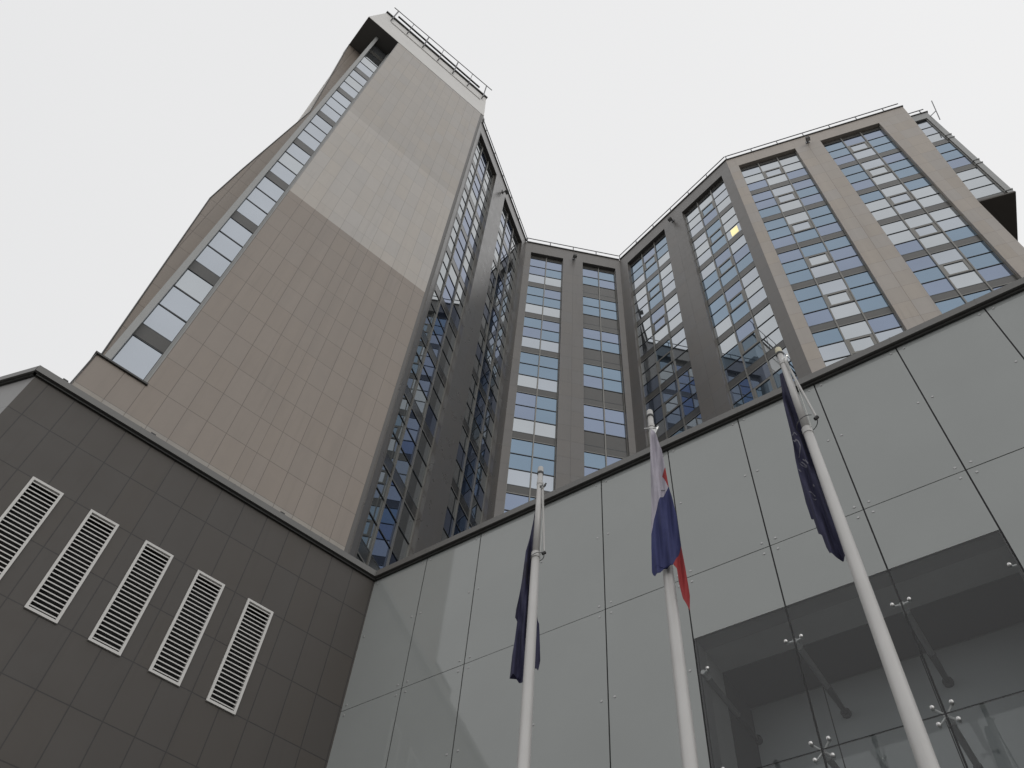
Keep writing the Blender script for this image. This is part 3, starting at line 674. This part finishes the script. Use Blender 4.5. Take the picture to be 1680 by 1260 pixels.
# ------------------------------------------------------------------ flagpoles
poles = [((0.478, 6.945), -3.9365), ((1.659, 5.894), -15.7157), ((2.911, 4.852), -30.9587)]
pl_lab = ['white flagpole standing left of the tricolour flag, navy flag behind it',
          'white flagpole carrying the white blue and red flag, between the other two',
          'white flagpole nearest the right edge with a cream cap and a swung-out rod']
PF = [Frame(p, a) for p, a in poles]
def flagpole(i):
    fr = PF[i]; x_, y_ = poles[i][0]
    t_ = thing('flagpole', pl_lab[i], 'flagpole', (x_, y_, 0), 'white flagpoles in front of the glass wall')
    w = MB(); rad = lambda z: .033 + .0058 * (8.4 - z)
    w.tube(fr(0, 0, -EYE), fr(0, 0, 6.9), rad(-EYE), rad(6.9) + .004, seg=20); w.build('pole', POLE, t_, smooth=True)
    w = MB(); w.tube(fr(0, 0, 6.9), fr(0, 0, 8.33), rad(6.9) - .002, rad(8.33), seg=20); w.build('upper_pole', POLE, t_, smooth=True)
    w = MB(); w.tube(fr(0, 0, 6.86), fr(0, 0, 6.94), rad(6.9) + .009, seg=20); w.build('collar', POLE, t_); w = MB(); w.tube(fr(0, 0, 8.1), fr(0, 0, 8.15), rad(8.1) + .004, seg=20); w.build('collar', POLE, t_)
    w = MB(); w.tube(fr(0, 0, 8.33), fr(0, 0, 8.42), .039, .036, seg=16); w.ball(fr(0, 0, 8.42), .036, n=8, sq=(1, 1, .6)); w.build('cap', POLEC if i == 2 else POLE, t_, smooth=False)
    w = MB(); w.tube(fr(0, 0, 8.30), fr(0, 0, 8.33), .041, seg=16); w.build('cap_band', FIX, t_)
    w = MB(); w.tube(fr(0, 0, -EYE), fr(0, 0, -EYE + .03), .2, seg=24); w.tube(fr(0, 0, -EYE + .03), fr(0, 0, -EYE + .25), .12, .105, seg=20); w.build('base_plate', STEEL, t_)
    tips = [(.092, -.02, 6.93), (.10, .06, 6.95), (.124, 0.0, 7.06)][i]
    top = [(.035, -.03, 8.03), (.03, .04, 8.0), (.028, -.03, 8.16)][i]
    w = MB(); w.box(fr, .0, .05, -.035, .02, top[2] - .02, top[2] + .025, 0); w.tube(fr(.03, -.03, top[2] - .05), fr(.075, -.05, top[2] + .05), .011, seg=8); w.ball(fr(.06, -.04, top[2] + .02), .017, n=6); w.build('pulley_bracket', FIX if i == 0 else STEEL, t_)
    w = MB(); w.tube(fr(*top), fr(*tips), .0135, .011, seg=8); w.build('swivel_rod', POLE, t_)
    w = MB(); w.tube(fr(tips[0] - .02, tips[1], tips[2] - .01), fr(tips[0] + .012, tips[1], tips[2] + .015), .020, seg=8); w.build('rod_clamp', FIX, t_)
    # wire ring round the pole
    w = MB(); rr = (.075, .085, .105)[i]; c0 = (tips[0] - rr, 0, tips[2] - .02); nseg = 26; pts = []
    for q in range(nseg + 1):
        a = 2 * math.pi * q / nseg * (.86 if i == 2 else 1); pts.append(fr(c0[0] + rr * math.cos(a), c0[1] + rr * math.sin(a), c0[2] - .03 * (1 - math.cos(a))))
    for q in range(nseg): w.tube(pts[q], pts[q + 1], .0045, seg=5, caps=False)
    w.build('ring', RAILM, t_)
    w = MB(); pr = None
    for q in range(13):
        z = 8.1 - 1.2 * q / 12; p_ = fr(.046 + .012 * math.sin(math.pi * q / 12), -.045 if i != 1 else .05, z)
        if pr is not None: w.tube(pr, p_, .004, seg=5, caps=False)
        pr = p_
    w.build('halyard', ROPE, t_)
    if i == 1:
        w = MB(); w.tube(fr(-.085, -.03, 8.06), fr(.085, -.03, 8.05), .007, seg=6); w.build('cross_bar', STEEL, t_)
for i in range(3): flagpole(i)

# ------------------------------------------------------------------ flags, hanging limp
def ev(rows, z, k):
    """rows [(z, left, right)] from the top down -> value k at height z"""
    for (z1, *a), (z0, *b_) in zip(rows[:-1], rows[1:]):
        if z0 <= z <= z1: 
            t_ = (z1 - z) / max(z1 - z0, 1e-6); return a[k] * (1 - t_) + b_[k] * t_
    return rows[-1][k + 1]
def strip(w, fr, rows, mat, vf, nu=22, dz=.02, th=.003):
    zt, zb = rows[0][0], rows[-1][0]; nz_ = max(3, int((zt - zb) / dz)); 
    zs = sorted(set([zt - (zt - zb) * i / nz_ for i in range(nz_ + 1)] + [r_[0] for r_ in rows]), reverse=True)
    grid = []
    for z in zs:
        L, Rr = ev(rows, z, 0), ev(rows, z, 1); grid.append([(L + (Rr - L) * j / nu, z) for j in range(nu + 1)])
    for i in range(len(grid) - 1):
        for j in range(nu):
            q = [grid[i][j], grid[i][j + 1], grid[i + 1][j + 1], grid[i + 1][j]]
            w.face([fr(u, vf(u, z), z) for u, z in q], mat); w.face([fr(u, vf(u, z) + th, z) for u, z in reversed(q)], mat)
def flag(i, label, regions, mats, vf):
    w = MB()
    for mat, rows in regions: strip(w, PF[i], rows, mat, vf)
    o = w.build('flag', mats, None, smooth=True); o['label'] = label; o['category'] = 'flag'; o['group'] = 'flags hanging limp from the poles'
    return o
vf1 = lambda u, z: .085 + .034 * math.sin(62 * u + 2.6 * z) + .014 * math.sin(120 * u - 5 * z) + .05 * max(0, (7.6 - z)) * .2
flag(0, 'dark navy flag hanging limp behind the leftmost flagpole',
     [(0, [(7.95, -.02, .0), (7.54, -.050, .02), (7.03, -.114, .02), (6.65, -.134, .02), (6.17, -.172, .045), (6.06, -.176, .075)]),
      (0, [(6.06, -.152, .075), (5.79, -.163, .096), (5.60, -.178, .105), (5.50, -.181, .09), (5.45, -.182, .05), (5.372, -.185, .0)]),
      (0, [(5.372, -.185, -.03), (5.355, -.12, -.035), (5.31, -.07, -.04), (5.27, -.045, -.043)]),
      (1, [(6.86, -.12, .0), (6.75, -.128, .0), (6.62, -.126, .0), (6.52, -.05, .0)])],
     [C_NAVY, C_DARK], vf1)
vf2 = lambda u, z: -.090 + .024 * math.sin(44 * u + 2.6 * z) + .010 * math.sin(105 * u - 4 * z) - .02 * max(0, 6.6 - z) + (.04 if z > 7.9 else 0) * min(1, (z - 7.9) * 8)
flag(1, 'white, blue and red flag wrapped limply round the middle flagpole',
     [(0, [(8.04, -.005, .012), (7.95, -.015, .025), (7.73, -.031, .055), (7.54, -.042, .082), (7.235, -.062, .095), (7.151, -.067, .052), (6.94, -.080, .102), (6.86, -.083, .058), (6.703, -.090, -.023), (6.486, -.105, -.08), (6.241, -.121, -.118)]),
      (2, [(7.235, .094, .096), (7.151, .052, .099), (6.94, .102, .106)]),
      (1, [(6.94, .102, .106), (6.86, .058, .113), (6.747, .0, .125), (6.703, -.023, .129), (6.486, -.08, .146), (6.241, -.119, .147), (6.053, -.132, .148), (5.826, -.145, .055), (5.813, -.146, .05), (5.800, -.147, -.03), (5.765, -.148, -.058), (5.735, -.138, -.072), (5.711, -.122, -.09)]),
      (2, [(6.053, .147, .149), (5.826, .055, .158), (5.762, .083, .161), (5.574, .085, .166), (5.45, .098, .167), (5.409, .104, .162), (5.291, .146, .149)])],
     [C_WHT, C_BLUE, C_RED], vf2)
vf3 = lambda u, z: .080 + .032 * math.sin(60 * u + 2.5 * z) + .010 * math.sin(130 * u - 6 * z)
marks = []
f3 = flag(2, 'near-black navy flag with faint white marks hanging limp on the pole nearest the right edge',
     [(0, [(8.05, -.075, .0), (7.95, -.093, .0), (7.6, -.125, .0), (6.862, -.172, .0), (6.435, -.205, .0), (6.087, -.225, .0), (5.857, -.223, .0)]),
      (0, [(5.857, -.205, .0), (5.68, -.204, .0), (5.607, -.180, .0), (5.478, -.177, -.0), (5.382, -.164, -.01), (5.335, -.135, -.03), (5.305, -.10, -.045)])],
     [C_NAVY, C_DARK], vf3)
def mark(pts, r=.006):
    for (a, b_) in zip(pts[:-1], pts[1:]):
        for q in range(4):
            p0 = [a[k] + (b_[k] - a[k]) * q / 4 for k in (0, 1)]; p1 = [a[k] + (b_[k] - a[k]) * (q + 1) / 4 for k in (0, 1)]
            nx, nz_ = -(p1[1] - p0[1]), p1[0] - p0[0]; l = math.hypot(nx, nz_) or 1; nx *= r / l; nz_ *= r / l
            Q = [(p0[0] + nx, p0[1] + nz_), (p0[0] - nx, p0[1] - nz_), (p1[0] - nx, p1[1] - nz_), (p1[0] + nx, p1[1] + nz_)]
            mk.face([PF[2](u, vf3(u, z) - .004, z) for u, z in Q])
mk = MB()
mark([(-.160, 6.98), (-.138, 6.93), (-.112, 6.87), (-.108, 6.80), (-.135, 6.74), (-.158, 6.70)], .005)
mark([(-.148, 7.05), (-.122, 7.00), (-.105, 6.96)], .004)
mark([(-.150, 6.62), (-.130, 6.58), (-.112, 6.50)], .005); mark([(-.128, 6.64), (-.108, 6.58), (-.095, 6.50)], .004); mark([(-.165, 6.60), (-.150, 6.555), (-.125, 6.53)], .003)
mark([(-.190, 6.46), (-.180, 6.44)], .007)
mark([(-.165, 6.13), (-.145, 6.17), (-.128, 6.12)], .004); mark([(-.155, 6.06), (-.13, 6.08)], .005); mark([(-.115, 6.26), (-.108, 6.22)], .004)
mo = mk.build('flag_marks', C_MARK, f3, weld=False)

# ------------------------------------------------------------------ floodlights on the pier tops
fl_lab = ['small dark floodlight high on the grey pier between the two central window bays',
          'small dark floodlight high on the grey pier left of the lit yellow window',
          'small dark floodlight high on the tan pier of the rightmost glazed wing',
          'small dark floodlight high on the pier just right of the stone tower']
for (fr, u, z), lab in zip(((FC, 2.82, 44.95), (F1, 4.06, 44.7), (F2, 4.12, 45.0), (FL, 3.75, 44.6)), fl_lab):
    p = fr(u, 0, z); t_ = thing('floodlight', lab, 'floodlight', p, 'floodlights under the roof edge')
    w = MB(); w.box(fr, u - .03, u + .03, -.28, -.004, z + .101, z + .14, 0); w.box(fr, u - .09, u + .09, -.03, -.003, z + .05, z + .28, 0); w.build('bracket', RAILM, t_)
    w = MB(); w.poly(fr, [(u - .11, z - .10), (u + .11, z - .10), (u + .09, z + .10), (u - .09, z + .10)], -.36, -.18, 0); w.build('housing', FIX, t_)
    w = MB(); w.box(fr, u - .09, u + .09, -.34, -.20, z - .108, z - .102, 0); w.build('lens', ALU_L, t_)
